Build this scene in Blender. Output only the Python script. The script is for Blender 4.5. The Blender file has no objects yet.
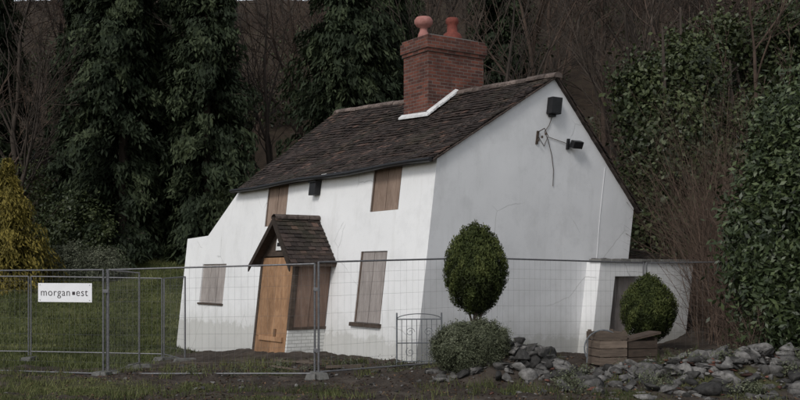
import bpy, math, random, bmesh
import numpy as np
from mathutils import Vector, Quaternion, Euler, Matrix
rng=np.random.default_rng(7); random.seed(7)
scene=bpy.context.scene
D=bpy.data
# ---------------------------------------------------------------- helpers
def link(o,parent=None):
    scene.collection.objects.link(o)
    if parent: o.parent=parent
    return o
def empty(name):
    o=D.objects.new(name,None); o.empty_display_size=.2; return link(o)
def mk_arr(name,V,F,mat,tint=None,parent=None,smooth=False):
    V=np.asarray(V,dtype=np.float32); F=np.asarray(F,dtype=np.int32); k=F.shape[1]
    me=D.meshes.new(name)
    me.vertices.add(len(V)); me.vertices.foreach_set('co',V.ravel())
    me.loops.add(F.size); me.loops.foreach_set('vertex_index',F.ravel())
    me.polygons.add(len(F)); me.polygons.foreach_set('loop_start',np.arange(0,F.size,k,dtype=np.int32))
    me.polygons.foreach_set('loop_total',np.full(len(F),k,dtype=np.int32))
    if tint is not None:
        a=me.attributes.new('tint','FLOAT','FACE'); a.data.foreach_set('value',np.asarray(tint,dtype=np.float32))
    me.update(calc_edges=True); me.validate()
    if smooth: me.polygons.foreach_set('use_smooth',np.ones(len(F),dtype=bool))
    me.materials.append(mat)
    return link(D.objects.new(name,me),parent)
class Geo:
    def __init__(s): s.v=[];s.f=[];s.t=[];s.uv=[]
    def poly(s,pts,tint=1.,uv=None):
        b=len(s.v); s.v+= [tuple(p) for p in pts]; s.f.append(tuple(range(b,b+len(pts)))); s.t.append(tint)
        s.uv.append(uv if uv else [(0,0)]*len(pts))
    def hexa(s,p,tint=1.):
        b=len(s.v); s.v+=[tuple(q) for q in p]
        for f in ((0,3,2,1),(4,5,6,7),(0,1,5,4),(1,2,6,5),(2,3,7,6),(3,0,4,7)):
            s.f.append(tuple(b+i for i in f)); s.t.append(tint); s.uv.append([(0,0)]*4)
    def box(s,c,h,ax=None,tint=1.):
        c=Vector(c)
        if ax is None: ax=(Vector((1,0,0)),Vector((0,1,0)),Vector((0,0,1)))
        a,b_,d=[Vector(ax[i])*h[i] for i in range(3)]
        s.hexa([c-a-b_-d,c+a-b_-d,c+a+b_-d,c-a+b_-d,c-a-b_+d,c+a-b_+d,c+a+b_+d,c-a+b_+d],tint)
    def tube(s,p0,p1,r0,r1=None,n=6,tint=1.,cap=True):
        if r1 is None:r1=r0
        p0=Vector(p0);p1=Vector(p1);d=(p1-p0)
        if d.length<1e-6:return
        d.normalize(); a=d.orthogonal().normalized(); b=d.cross(a); k=len(s.v)
        for p,r in((p0,r0),(p1,r1)):
            for i in range(n):
                w=2*math.pi*i/n; s.v.append(tuple(p+a*math.cos(w)*r+b*math.sin(w)*r))
        for i in range(n):
            j=(i+1)%n; s.f.append((k+i,k+j,k+n+j,k+n+i)); s.t.append(tint); s.uv.append([(0,0)]*4)
        if cap:
            s.f.append(tuple(k+i for i in range(n))[::-1]); s.t.append(tint); s.uv.append([(0,0)]*n)
            s.f.append(tuple(k+n+i for i in range(n))); s.t.append(tint); s.uv.append([(0,0)]*n)
    def path(s,pts,r,n=6,tint=1.):
        for a,b in zip(pts[:-1],pts[1:]): s.tube(a,b,r,r,n,tint)
    def lathe(s,c,prof,n=16,tint=1.):
        c=Vector(c); k=len(s.v)
        for r,z in prof:
            for i in range(n):
                w=2*math.pi*i/n; s.v.append((c.x+r*math.cos(w),c.y+r*math.sin(w),c.z+z))
        for j in range(len(prof)-1):
            for i in range(n):
                i2=(i+1)%n; s.f.append((k+j*n+i,k+j*n+i2,k+(j+1)*n+i2,k+(j+1)*n+i)); s.t.append(tint); s.uv.append([(0,0)]*4)
    def make(s,name,mat,parent=None,smooth=False,bevel=0):
        me=D.meshes.new(name); me.from_pydata(s.v,[],s.f)
        a=me.attributes.new('tint','FLOAT','FACE'); a.data.foreach_set('value',s.t)
        uv=me.uv_layers.new(name='UVMap')
        flat=[c for f in s.uv for p in f for c in p]; uv.data.foreach_set('uv',flat)
        if smooth:
            for p in me.polygons:p.use_smooth=True
        me.materials.append(mat); o=link(D.objects.new(name,me),parent)
        if bevel:
            m=o.modifiers.new('bev','BEVEL'); m.width=bevel; m.segments=2; m.limit_method='ANGLE'
        return o
def _h(ix,iy,s):
    n=(ix*374761393+iy*668265263+s*1442695041)&0xffffffff
    n=((n^(n>>13))*1274126177)&0xffffffff
    return ((n^(n>>16))&0xffff)/65535.
def vnoise(x,y,s=0):
    x=np.asarray(x,float);y=np.asarray(y,float)
    ix=np.floor(x).astype(np.int64);iy=np.floor(y).astype(np.int64);fx=x-ix;fy=y-iy
    fx=fx*fx*(3-2*fx);fy=fy*fy*(3-2*fy)
    a=_h(ix,iy,s);b=_h(ix+1,iy,s);c=_h(ix,iy+1,s);d=_h(ix+1,iy+1,s)
    return (a*(1-fx)+b*fx)*(1-fy)+(c*(1-fx)+d*fx)*fy
def fbm(x,y,o=4,s=0):
    r=0;a=.5;t=0
    for i in range(o): r=r+a*vnoise(x*2**i,y*2**i,s+i*17); t+=a; a*=.5
    return r/t
def sst(a,b,x):
    k=np.clip((np.asarray(x,float)-a)/(b-a),0,1); return k*k*(3-2*k)
# ---------------------------------------------------------------- materials
class M:
    def __init__(s,name,rough=.8,spec=.3):
        s.m=D.materials.new(name); s.m.use_nodes=True; s.nt=s.m.node_tree; s.b=s.nt.nodes['Principled BSDF']
        s.b.inputs['Roughness'].default_value=rough; s.b.inputs['Specular IOR Level'].default_value=spec
        s.tc=s.n('ShaderNodeTexCoord')
    def n(s,t,**k):
        o=s.nt.nodes.new(t)
        for a,v in k.items(): setattr(o,a,v)
        return o
    def l(s,a,b): s.nt.links.new(a,b)
    def map(s,scale=(1,1,1),src='Object'):
        o=s.n('ShaderNodeMapping'); o.inputs['Scale'].default_value=scale; s.l(s.tc.outputs[src],o.inputs[0]); return o.outputs[0]
    def noise(s,sc,det=5,rough=.6,stretch=(1,1,1),dist=0):
        o=s.n('ShaderNodeTexNoise'); o.inputs['Scale'].default_value=sc;o.inputs['Detail'].default_value=det;o.inputs['Roughness'].default_value=rough
        o.inputs['Distortion'].default_value=dist
        s.l(s.map(stretch),o.inputs['Vector']); return o.outputs['Fac']
    def ramp(s,fac,stops):
        o=s.n('ShaderNodeValToRGB'); s.l(fac,o.inputs[0]); e=o.color_ramp.elements
        while len(e)<len(stops): e.new(.5)
        for i,(p,c) in enumerate(stops):
            e[i].position=p; e[i].color=(c,c,c,1) if isinstance(c,(int,float)) else (*c,1)
        return o.outputs[0]
    def mix(s,fac,a,b,mode='MIX'):
        o=s.n('ShaderNodeMix',data_type='RGBA',blend_type=mode)
        for k,v in((0,fac),(6,a),(7,b)):
            if isinstance(v,(int,float)): o.inputs[k].default_value=v if k==0 else (v,v,v,1)
            elif isinstance(v,tuple): o.inputs[k].default_value=(*v,1)
            else: s.l(v,o.inputs[k])
        return o.outputs[2]
    def tint(s):
        o=s.n('ShaderNodeAttribute'); o.attribute_name='tint'; return o.outputs['Fac']
    def color(s,c): s.l(c,s.b.inputs['Base Color'])
    def bump(s,h,strength=.3,dist=.02,prev=None):
        o=s.n('ShaderNodeBump'); o.inputs['Strength'].default_value=strength;o.inputs['Distance'].default_value=dist
        s.l(h,o.inputs['Height'])
        if prev: s.l(prev,o.inputs['Normal'])
        s.l(o.outputs[0],s.b.inputs['Normal']); return o.outputs[0]
def simple(name,c1,c2,sc=6,rough=.8,bump=.3,dist=.01,stretch=(1,1,1),tint=True,spec=.3,metal=0):
    m=M(name,rough,spec); f=m.noise(sc,6,.65,stretch); c=m.ramp(f,[(.3,c1),(.7,c2)])
    if tint: c=m.mix(1,c,m.tint(),'MULTIPLY')
    m.color(c); m.b.inputs['Metallic'].default_value=metal
    if bump: m.bump(f,bump,dist)
    return m.m
def wallmat(name,base,dirt,big_amt=.5,bumpd=.045):
    m=M(name,.85,.25)
    big=m.noise(.55,5,.6); st=m.noise(3.2,5,.65,(1,1,.16)); fine=m.noise(14,6,.7)
    c=m.mix(m.ramp(big,[(.35,.0),(.75,big_amt)]),base,tuple(x*.84 for x in base))
    c=m.mix(m.ramp(m.noise(1.7,6,.7),[(.50,0),(.62,big_amt*.6)]),c,tuple(x*.80 for x in base))
    c=m.mix(m.ramp(st,[(.54,0),(.8,.28)]),c,dirt)
    c=m.mix(m.ramp(fine,[(.55,0),(.85,.2)]),c,dirt)
    # hairline cracks
    v=m.n('ShaderNodeTexVoronoi',feature='DISTANCE_TO_EDGE'); v.inputs['Scale'].default_value=.55
    ad=m.n('ShaderNodeMixRGB'); ad.inputs[0].default_value=.16
    nz=m.n('ShaderNodeTexNoise'); nz.inputs['Scale'].default_value=2.2; nz.inputs['Detail'].default_value=6
    m.l(m.map(),nz.inputs['Vector']); m.l(m.map(),ad.inputs[1]); m.l(nz.outputs['Color'],ad.inputs[2]); m.l(ad.outputs[0],v.inputs['Vector'])
    crack=m.ramp(v.outputs['Distance'],[(0,.55),(.006,0)])
    cm=m.n('ShaderNodeMath',operation='MULTIPLY'); m.l(crack,cm.inputs[0]); m.l(m.ramp(m.noise(.8,2,.5),[(.52,0),(.6,1)]),cm.inputs[1])
    c=m.mix(cm.outputs[0],c,(.30,.30,.29))
    sep=m.n('ShaderNodeSeparateXYZ'); m.l(m.tc.outputs['Object'],sep.inputs[0])
    add=m.n('ShaderNodeMath',operation='MULTIPLY_ADD'); m.l(m.noise(2.2,7,.75),add.inputs[0]); add.inputs[1].default_value=-.9; m.l(sep.outputs['Z'],add.inputs[2])
    low=m.ramp(add.outputs[0],[(0,.46),(.10,.22),(.6,.0)])
    c=m.mix(low,c,(.22,.21,.16))
    m.color(c)
    b=m.bump(m.noise(1.1,2,.4),.5,bumpd); m.bump(fine,.35,.008,b)
    return m.m
MAT_W=wallmat('white_limewash',(.84,.84,.84),(.45,.44,.40))
MAT_G=wallmat('gable_render',(.73,.733,.745),(.40,.40,.39),.7,.05)  # gable base colour, greyer and a little darker than the front wall
MAT_WB=simple('painted_white',(.6,.6,.58),(.8,.8,.8),9,.7,.2)
def tilemat():
    m=M('clay_roof_tiles',.85,.2)
    a=m.noise(1.1,6,.7); b=m.noise(22,6,.75)
    c=m.ramp(m.tint(),[(0,(.022,.018,.017)),(.5,(.048,.037,.033)),(.85,(.078,.055,.047)),(1,(.14,.085,.067))])
    c=m.mix(m.ramp(a,[(.50,0),(.7,.55)]),c,(.044,.043,.026))
    c=m.mix(m.ramp(b,[(.6,0),(.75,.6)]),c,(.11,.10,.092))
    m.color(c); m.bump(b,.5,.01); return m.m
MAT_T=tilemat()
MAT_RIDGE=simple('ridge_mortar',(.09,.065,.055),(.27,.215,.19),14,.9,.5)
def brickmat(name,c1,c2,mo,bumpd=.01,dk=.35):
    m=M(name,.9,.2)
    br=m.n('ShaderNodeTexBrick'); br.offset=.5
    m.l(m.map((1,1,1),'UV'),br.inputs['Vector'])
    for k,v in(('Scale',1),('Brick Width',.225),('Row Height',.075),('Mortar Size',.009),('Mortar Smooth',.3),('Bias',0)): br.inputs[k].default_value=v
    br.inputs['Color1'].default_value=(*c1,1);br.inputs['Color2'].default_value=(*c2,1);br.inputs['Mortar'].default_value=(*mo,1)
    c=m.mix(m.ramp(m.noise(2.5,6,.7),[(.4,0),(.75,.75)]),br.outputs['Color'],tuple(x*dk for x in c2))
    c=m.mix(m.ramp(m.noise(20,5,.7),[(.55,0),(.75,.4)]),c,mo)
    m.color(c)
    inv=m.n('ShaderNodeMath',operation='SUBTRACT'); inv.inputs[0].default_value=1; m.l(br.outputs['Fac'],inv.inputs[1])
    m.bump(inv.outputs[0],.7,bumpd); return m.m
MAT_BR=brickmat('red_brick',(.20,.072,.050),(.080,.036,.030),(.16,.135,.12))
MAT_PBR=brickmat('painted_brick',(.70,.70,.68),(.62,.62,.60),(.42,.42,.40),dk=.8)
def plymat(name,c1,c2,osb=False):
    m=M(name,.75,.3)
    if osb:
        v=m.n('ShaderNodeTexVoronoi'); v.inputs['Scale'].default_value=18; m.l(m.map((1,1,.45)),v.inputs['Vector'])
        c=m.mix(.55,m.mix(m.ramp(v.outputs['Color'],[(.1,0),(.9,1)]),c1,c2),m.mix(m.noise(3,5,.6),c2,c1))
        c=m.mix(m.ramp(m.noise(4,6,.75,(1,1,.25)),[(.52,0),(.7,.5)]),c,tuple(x*.4 for x in c1))
    else:
        c=m.mix(m.ramp(m.noise(5,6,.7,(3,3,.35),1.2),[(.3,0),(.7,1)]),c1,c2)
    c=m.mix(m.ramp(m.noise(1.8,5,.7,(1,1,.5)),[(.45,0),(.75,.6)]),c,tuple(x*.5 for x in c1))
    c=m.mix(1,c,m.tint(),'MULTIPLY')
    m.color(c); m.bump(m.noise(30,4,.6,(2,2,.3)),.3,.004); return m.m
MAT_PLY=plymat('weathered_plywood',(.20,.135,.10),(.36,.27,.215))
MAT_PLYD=plymat('dark_weathered_plywood',(.15,.095,.07),(.26,.18,.14))
MAT_PLYG=plymat('grey_weathered_plywood',(.27,.235,.22),(.42,.38,.355))
MAT_OSB=plymat('orange_osb_board',(.27,.14,.070),(.48,.29,.165),True)
MAT_BLACK=simple('black_plastic',(.008,.008,.009),(.018,.018,.02),10,.45,.1)
MAT_DARK=simple('dark_void',(.006,.006,.006),(.012,.011,.010),3,.9,0)
MAT_DWOOD=simple('dark_wood',(.04,.03,.023),(.09,.065,.05),7,.8,.4,stretch=(1,1,3))
MAT_LWOOD=simple('pale_weathered_wood',(.09,.068,.054),(.20,.155,.12),7,.8,.4,stretch=(.6,.6,5))
MAT_GALV=simple('galvanised_steel',(.10,.10,.105),(.20,.20,.21),25,.5,.1,.002,metal=.5)
MAT_WIRE=simple('galvanised_wire',(.13,.13,.13),(.22,.22,.22),25,.6,0,metal=.2)
MAT_IRON=simple('painted_iron',(.08,.09,.10),(.18,.19,.20),20,.6,.2,.002)
MAT_POT=simple('terracotta_pot',(.12,.032,.024),(.21,.058,.042),12,.8,.3)
MAT_POT2=simple('pink_clay_cowl',(.28,.12,.10),(.40,.19,.17),12,.8,.3)
MAT_LEAD=simple('lime_flashing',(.5,.5,.5),(.75,.75,.75),8,.8,.5)
MAT_STONE=simple('grey_stone',(.045,.043,.040),(.21,.20,.19),11,.9,.7,.03)
MAT_FRAG=simple('brick_rubble',(.09,.04,.03),(.20,.09,.065),11,.9,.6,.02)
MAT_CONC=simple('concrete_foot',(.08,.08,.075),(.16,.155,.145),12,.9,.4)
MAT_BARK=simple('bark',(.036,.028,.023),(.085,.067,.054),9,.95,.5,stretch=(1,1,.3))
MAT_TWIG=simple('brown_twigs',(.060,.042,.032),(.13,.09,.068),4,.9,0)
def leafmat(name,c1,c2,rough=.6,spec=.3):
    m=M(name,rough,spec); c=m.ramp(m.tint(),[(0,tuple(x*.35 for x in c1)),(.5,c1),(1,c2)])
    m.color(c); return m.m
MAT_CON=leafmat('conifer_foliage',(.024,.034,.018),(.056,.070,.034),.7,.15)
MAT_IVY=leafmat('ivy_leaves',(.032,.044,.016),(.080,.096,.038),.5,.35)
MAT_LAUREL=leafmat('laurel_leaves',(.034,.050,.019),(.088,.112,.046),.45,.4)
MAT_GOLD=leafmat('golden_conifer_foliage',(.13,.108,.022),(.26,.20,.045),.7,.2)
MAT_TOP=leafmat('topiary_foliage',(.036,.048,.012),(.085,.098,.028),.7,.2)
MAT_SHRUB=leafmat('grey_green_leaves',(.085,.095,.062),(.19,.20,.14),.7,.2)
MAT_SHRUB2=leafmat('heather_leaves',(.080,.090,.052),(.17,.18,.12),.7,.2)
MAT_GRASS=leafmat('grass_blades',(.066,.080,.026),(.15,.155,.062),.7,.2)
MAT_LITTER=leafmat('dead_leaves',(.06,.035,.02),(.16,.10,.06),.8,.2)
# ---------------------------------------------------------------- terrain
def G(x,y,fine=True):
    x=np.asarray(x,float);y=np.asarray(y,float)
    z=sst(16.2,18.8,y)*.14
    z=z-sst(-2.2,-6.5,x)*sst(17,24,y)*.42*(1-sst(30,38,y))-sst(-1.0,-5,x)*.10
    left=1-sst(-3,5,x)
    z=z+left*sst(28.5,47,y)*2.75
    z=z+(1-left)*sst(25,45,y)*4.2
    z=z+np.maximum(0,y-45)*.50*(1-sst(92,130,y)*.5)
    z=z+sst(4.5,9,x)*sst(15,24,y)*.9
    z=z+.50*np.exp(-(((x-1.65)/1.0)**2+((y-17.25)/.6)**2))
    z=z+.45*np.exp(-(((x-5.8)/2.4)**2+((y-16.4)/.8)**2))
    z=z+.22*np.exp(-(((x-4.6)/1.2)**2+((y-19.0)/.9)**2))
    z=z+(fbm(x*.35,y*.35,3,3)-.5)*.16*(1+sst(40,60,y)*5)
    if fine: z=z+(fbm(x*2.1,y*2.1,4,9)-.5)*.14+(fbm(x*7,y*7,2,19)-.5)*.06*(1-sst(22,26,y))
    return z
def gz(x,y): return float(G(x,y))
def grassmask(x,y):
    n=fbm(x*.9,y*.9,4,31); n2=fbm(x*.35,y*.35,3,77)
    back=(1-sst(-6.8,-5.4,x+ (n-.5)*2))*sst(20.6,22.6,y+(n-.5)*3)*(1-sst(45,49,y))
    back=back*sst(.30,.48,n2*.6+n*.4+.06)
    fl=sst(-3.9,-5.0,x+(n-.5)*1.5)*(1-sst(16.6,17.6,y+(n-.5)*1.6))*sst(.36,.54,n)
    fm=np.exp(-(((x+.2)/2.1)**4+((y-15.0)/1.1)**4))*sst(.42,.60,n)
    fr=np.exp(-(((x-1.2)/2.2)**4+((y-14.2)/.7)**4))*sst(.45,.65,n)
    sp=sst(.60,.72,n)*.55*(1-sst(19,20,y))
    near=(1-sst(9,13,y))*sst(.4,.6,n)
    return np.clip(np.maximum.reduce([back,fl,fm,fr,sp,near]),0,1)
def axis(a,b,c0,c1,nf,nc):
    f=np.linspace(c0,c1,nf); l=c0-(c0-a)*np.linspace(1,0,nc,endpoint=False)**2; r=c1+(b-c1)*np.linspace(0,1,nc+1)[1:]**2
    return np.concatenate([l,f,r])
xs=axis(-160,160,-10,10,400,60); ys=axis(-40,190,12,26,290,100)
X,Y=np.meshgrid(xs,ys); Z=G(X,Y)
nx,ny=len(xs),len(ys); idx=np.arange(nx*ny).reshape(ny,nx)
F=np.stack([idx[:-1,:-1],idx[:-1,1:],idx[1:,1:],idx[1:,:-1]],-1).reshape(-1,4)
m=M('earth_and_grass',.95,.15)
att=m.n('ShaderNodeAttribute'); att.attribute_name='grass'
hill=m.n('ShaderNodeAttribute'); hill.attribute_name='hill'
n1=m.noise(1.6,8,.7); n2=m.noise(18,6,.75)
soil=m.ramp(n1,[(.3,(.028,.022,.018)),(.5,(.056,.045,.037)),(.72,(.11,.092,.076))])
soil=m.mix(m.ramp(n2,[(.55,0),(.72,.6)]),soil,(.13,.11,.095))
gr=m.ramp(m.noise(2.2,8,.75),[(.3,(.042,.048,.018)),(.5,(.074,.084,.030)),(.7,(.125,.115,.055))])
c=m.mix(att.outputs['Fac'],soil,gr)
lit=m.ramp(m.noise(1.5,8,.75),[(.3,(.016,.012,.009)),(.55,(.048,.035,.025)),(.8,(.040,.046,.020))])
c=m.mix(hill.outputs['Fac'],c,lit)
m.color(c); m.bump(m.noise(9,8,.75),.8,.05)
g=mk_arr('ground',np.stack([X,Y,Z],-1).reshape(-1,3),F,m.m,smooth=True)
a=g.data.attributes.new('grass','FLOAT','POINT'); a.data.foreach_set('value',grassmask(X,Y).ravel().astype(np.float32))
hm=np.maximum(sst(45,50,Y),sst(-3,2,X)*sst(23,27,Y))
a=g.data.attributes.new('hill','FLOAT','POINT'); a.data.foreach_set('value',hm.ravel().astype(np.float32))
def blades(name,n,x0,x1,y0,y1,h,mat,parent=None,w=.008,mask=None):
    x=rng.uniform(x0,x1,n);y=rng.uniform(y0,y1,n); gm=grassmask(x,y) if mask is None else mask(x,y); k=rng.random(n)<gm
    x=x[k];y=y[k];n=len(x); z=G(x,y)-.01
    hh=h*rng.uniform(.4,1.2,n)*(.3+1.4*fbm(x*1.3,y*1.3,3,8)); th=rng.uniform(0,2*np.pi,n); ln=rng.uniform(.1,.7,n)*hh; td=rng.uniform(0,2*np.pi,n)
    V=np.zeros((n,3,3)); V[:,0]=np.stack([x-np.cos(th)*w,y-np.sin(th)*w,z],1);V[:,1]=np.stack([x+np.cos(th)*w,y+np.sin(th)*w,z],1)
    V[:,2]=np.stack([x+np.cos(td)*ln,y+np.sin(td)*ln,z+hh],1)
    t=np.clip(-.15+1.4*fbm(x*.7,y*.7,4,5)+rng.uniform(-.25,.25,n),0,1)
    return mk_arr(name,V.reshape(-1,3),np.arange(3*n).reshape(n,3),mat,t,parent)
gr_root=empty('grass')
blades('near_blades',100000,-8,5,13.2,18.5,.06,MAT_GRASS,parent=gr_root)
blades('field_blades',100000,-17,-5.0,20,46,.12,MAT_GRASS,parent=gr_root,w=.016)
blades('weedy_tufts',34000,-8,8,14,19.5,.17,MAT_GRASS,parent=gr_root,w=.006,mask=lambda x,y:sst(.58,.67,fbm(x*1.7,y*1.7,3,55)))
def diamonds(P,N,L,Wd,axis=None):
    n=len(P)
    if axis is None: axis=rng.normal(size=(n,3))
    N=N/np.maximum(np.linalg.norm(N,axis=1,keepdims=True),1e-6)
    a=axis-(axis*N).sum(1,keepdims=True)*N; a/=np.maximum(np.linalg.norm(a,axis=1,keepdims=True),1e-6)
    b=np.cross(N,a); L=np.asarray(L).reshape(-1,1);Wd=np.asarray(Wd).reshape(-1,1)
    V=np.stack([P-a*L,P+b*Wd,P+a*L,P-b*Wd],1); return V.reshape(-1,3)
n=10000; x=rng.uniform(-8,8,n);y=rng.uniform(13,20,n);z=G(x,y)+.012
N=np.stack([rng.normal(0,.4,n),rng.normal(0,.4,n),np.ones(n)],1)
mk_arr('fallen_leaves',diamonds(np.stack([x,y,z],1),N,rng.uniform(.015,.035,n),rng.uniform(.008,.02,n)),np.arange(4*n).reshape(n,4),MAT_LITTER,rng.random(n))
# ---------------------------------------------------------------- cottage
def W(t,s,z): return Vector((.304-.555*t+.832*s+.105*(z-.18), 19+.832*t+.555*s, z))
cot=empty('white_cottage')
VD=Vector((.832,.555,0))
EAV=4.07; SR=2.72; SB=5.43
def zr(t): return 5.85+.05*t
def roofz(t,s):
    if s<=SR: return EAV+(zr(t)-EAV)*s/SR
    return zr(t)+(3.28-zr(t))*(s-SR)/(SB-SR)
def breaks(a,b,step,extra=()):
    return sorted(set([round(v,4) for v in list(np.linspace(a,b,max(2,int((b-a)/step)+1)))+[e for e in extra if a<=e<=b]]))
def wallgrid(geo,fn,u0,u1,z0,z1,holes,depth):
    us=breaks(u0,u1,.5,[h[0] for h in holes]+[h[1] for h in holes]); zs=breaks(z0,z1,.5,[h[2] for h in holes]+[h[3] for h in holes])
    for a,b in zip(us[:-1],us[1:]):
        for c,d in zip(zs[:-1],zs[1:]):
            um,zm=(a+b)/2,(c+d)/2
            if any(h[0]<um<h[1] and h[2]<zm<h[3] for h in holes): continue
            geo.poly([fn(a,0,c),fn(b,0,c),fn(b,0,d),fn(a,0,d)])
    for h in holes:
        a,b,c,d=h
        for p,q in(((a,c),(b,c)),((b,c),(b,d)),((b,d),(a,d)),((a,d),(a,c))):
            geo.poly([fn(p[0],0,p[1]),fn(q[0],0,q[1]),fn(q[0],depth,q[1]),fn(p[0],depth,p[1])])
ffn=lambda u,d,z: W(u,d,z)
winU1=(1.17,2.24,3.10,4.0); winU2=(6.07,7.18,2.98,3.98); winL=(1.40,2.42,.80,2.28); winS=(9.25,10.86,1.0,2.07)
g=Geo(); wallgrid(g,ffn,0,8.8,-.7,EAV,[winU1,winU2,winL],.10)
wallgrid(g,ffn,8.8,12.2,-.9,2.75,[winS],.10)
def ztop(t):
    if t<=10.7: return EAV+(2.86-EAV)*(t-8.8)/1.9
    return 2.86-.03*(t-10.7)
ts=breaks(8.8,12.2,.4,[10.7])
for a,b in zip(ts[:-1],ts[1:]):
    g.poly([W(a,0,2.75),W(b,0,2.75),W(b,0,ztop(b)),W(a,0,ztop(a))])
    g.poly([W(a,0,ztop(a)),W(b,0,ztop(b)),W(b,.28,ztop(b)),W(a,.28,ztop(a))])
    g.poly([W(a,.28,ztop(a)),W(b,.28,ztop(b)),W(b,.28,2.3),W(a,.28,2.3)])
g.poly([W(12.2,0,-.9),W(12.2,4.4,-.9),W(12.2,4.4,2.4),W(12.2,.28,2.75),W(12.2,0,ztop(12.2))])
g.poly([W(8.8,0,EAV),W(8.8,SR,zr(8.8)),W(8.8,SB,3.28),W(8.8,SB,-.5),W(8.8,0,-.5)])
g.poly([W(0,SB,-.3),W(8.8,SB,-.3),W(8.8,SB,3.28),W(0,SB,3.28)])
g.poly([W(8.8,4.4,-.5),W(12.2,4.4,-.5),W(12.2,4.4,2.4),W(8.8,4.4,2.4)])
g.make('front_wall',MAT_W,cot)
g=Geo(); ss=breaks(0,SB,.4,[SR])
for a,b in zip(ss[:-1],ss[1:]):
    za,zb=roofz(0,a)-.02,roofz(0,b)-.02
    for k in range(8):
        f0,f1=k/8,(k+1)/8
        g.poly([W(0,a,-.5+(za+.5)*f0),W(0,b,-.5+(zb+.5)*f0),W(0,b,-.5+(zb+.5)*f1),W(0,a,-.5+(za+.5)*f1)])
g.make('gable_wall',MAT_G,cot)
def board(name,h,mat,planks=1,inset=.035,parent=cot,gap=.006,jit=.12):
    g=Geo(); a,b,c,d=h; w=(b-a)/planks
    for i in range(planks):
        x0,x1=a+w*i+gap+.01,a+w*(i+1)-gap; o=random.uniform(-.004,.004)
        p=[W(x,s,z) for z in(c+.008,d-.008) for x,s in((x0,inset+o),(x1,inset+o),(x1,inset+.03),(x0,inset+.03))]
        g.hexa(p,1+random.uniform(-jit,jit))
    return g.make(name,mat,parent)
board('boarded_window_upper_right',winU1,MAT_PLY,2)
board('boarded_window_upper_left',winU2,MAT_PLY,2)
board('boarded_window_lower',winL,MAT_PLYG,2)
board('boarded_window_leanto',winS,MAT_PLYG,3)
g=Geo()
for (a,b,c,d) in (winU1,winU2,winL,winS):
    g.poly([W(a,.098,c),W(b,.098,c),W(b,.098,d),W(a,.098,d)])
g.make('window_backing',MAT_DARK,cot)
def wbox(g,t0,t1,s0,s1,z0,z1,tint=1.):
    g.hexa([W(t,s,z) for z in(z0,z1) for t,s in((t0,s0),(t1,s0),(t1,s1),(t0,s1))],tint)
g=Geo(); wbox(g,1.34,2.50,-.07,.03,.72,.80); wbox(g,9.2,10.9,-.04,.03,.95,1.0)
g.make('window_sills',MAT_DWOOD,cot,bevel=.008)
g=Geo()
for (a,b,c,d) in (winU1,winU2,winL):
    wbox(g,a+.002,a+.045,.015,.034,c+.01,d-.01,.45); wbox(g,b-.045,b-.002,.015,.034,c+.01,d-.01,.45)
g.make('window_battens',MAT_PLY,cot)
def tiles(g,P,nc,nr,sag=.05,th=.014,lift=.028,seed=1):
    R=random.Random(seed)
    for j in range(nr):
        off=.5 if j%2 else 0; rj=R.uniform(-.006,.006)
        for i in range(nc+ (1 if j%2 else 0)):
            u0=max(0,(i-off)/nc);u1=min(1,(i+1-off)/nc)
            if u1-u0<.15/nc: continue
            v0=j/nr;v1=min(1.0,(j+1.35)/nr)
            a=P(u0,v0);b=P(u1,v0);c=P(u1,v1);d=P(u0,v1)
            ex=(b-a).normalized(); ey=(d-a).normalized(); n=ex.cross(ey).normalized()
            if n.z<0:n=-n
            um,vm=(u0+u1)/2,(v0+v1)/2
            s_=-sag*math.sin(math.pi*um)*math.sin(math.pi*min(1,vm)) +(.018*math.sin(um*23+3*vm)+.012*math.sin(vm*17+um*9) if sag else 0)
            l=lift+R.uniform(-.005,.012); gp=ex*.004; sl=-ey*(R.uniform(-.008,.014)+rj)
            if R.random()<.012: sl=-ey*.05
            lo=n*(l+s_); hi=n*(.004+s_); t_=n*th; tw=n*R.uniform(-.006,.006)
            g.hexa([a+gp+lo-t_+sl-tw,b-gp+lo-t_+sl+tw,c-gp+hi-t_,d+gp+hi-t_,a+gp+lo+sl-tw,b-gp+lo+sl+tw,c-gp+hi,d+gp+hi],
                   min(1,max(0,R.gauss(.42,.2) if R.random()>.05 else R.uniform(.8,1))))
def Pfront(u,v):
    t=-.10+u*9.05; s=-.20+v*(SR+.20); return W(t,s,EAV+.03+(zr(t)-EAV)*s/SR)
def Pback(u,v):
    t=-.10+u*9.05; s=SB+.15-v*(SB+.15-SR); return W(t,s,roofz(t,s)+.03)
g=Geo(); tiles(g,Pfront,54,31,.09,seed=1); tiles(g,Pback,54,26,.04,seed=2); g.make('roof_tiles',MAT_T,cot)
g=Geo()
for Pf in(Pfront,Pback):
    for i in range(12):
        for j in range(6):
            def q(u,v):
                p=Pf(u,v); p.z-=.03+.07*math.sin(math.pi*u)*math.sin(math.pi*v)*1.4; return p
            g.poly([q(i/12,j/6),q((i+1)/12,j/6),q((i+1)/12,(j+1)/6),q(i/12,(j+1)/6)])
g.make('roof_deck',MAT_DWOOD,cot)
g=Geo(); nt=30
for i in range(nt):
    t0=-.12+i*9.07/nt; t1=t0+9.07/nt-.012
    dz=-.03*math.sin(math.pi*i/nt)+random.uniform(-.010,.010)
    ring=[]
    for t in(t0,t1):
        ring.append([W(t,SR+math.cos(w)*.12,zr(t)+dz+math.sin(w)*.09) for w in np.linspace(-.25,math.pi+.25,9)])
    tn=random.uniform(.4,1.1)
    for k in range(8): g.poly([ring[0][k],ring[0][k+1],ring[1][k+1],ring[1][k]],tn)
    g.poly(ring[0],tn*.8)
g.make('ridge_tiles',MAT_RIDGE,cot)
g=Geo()
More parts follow.
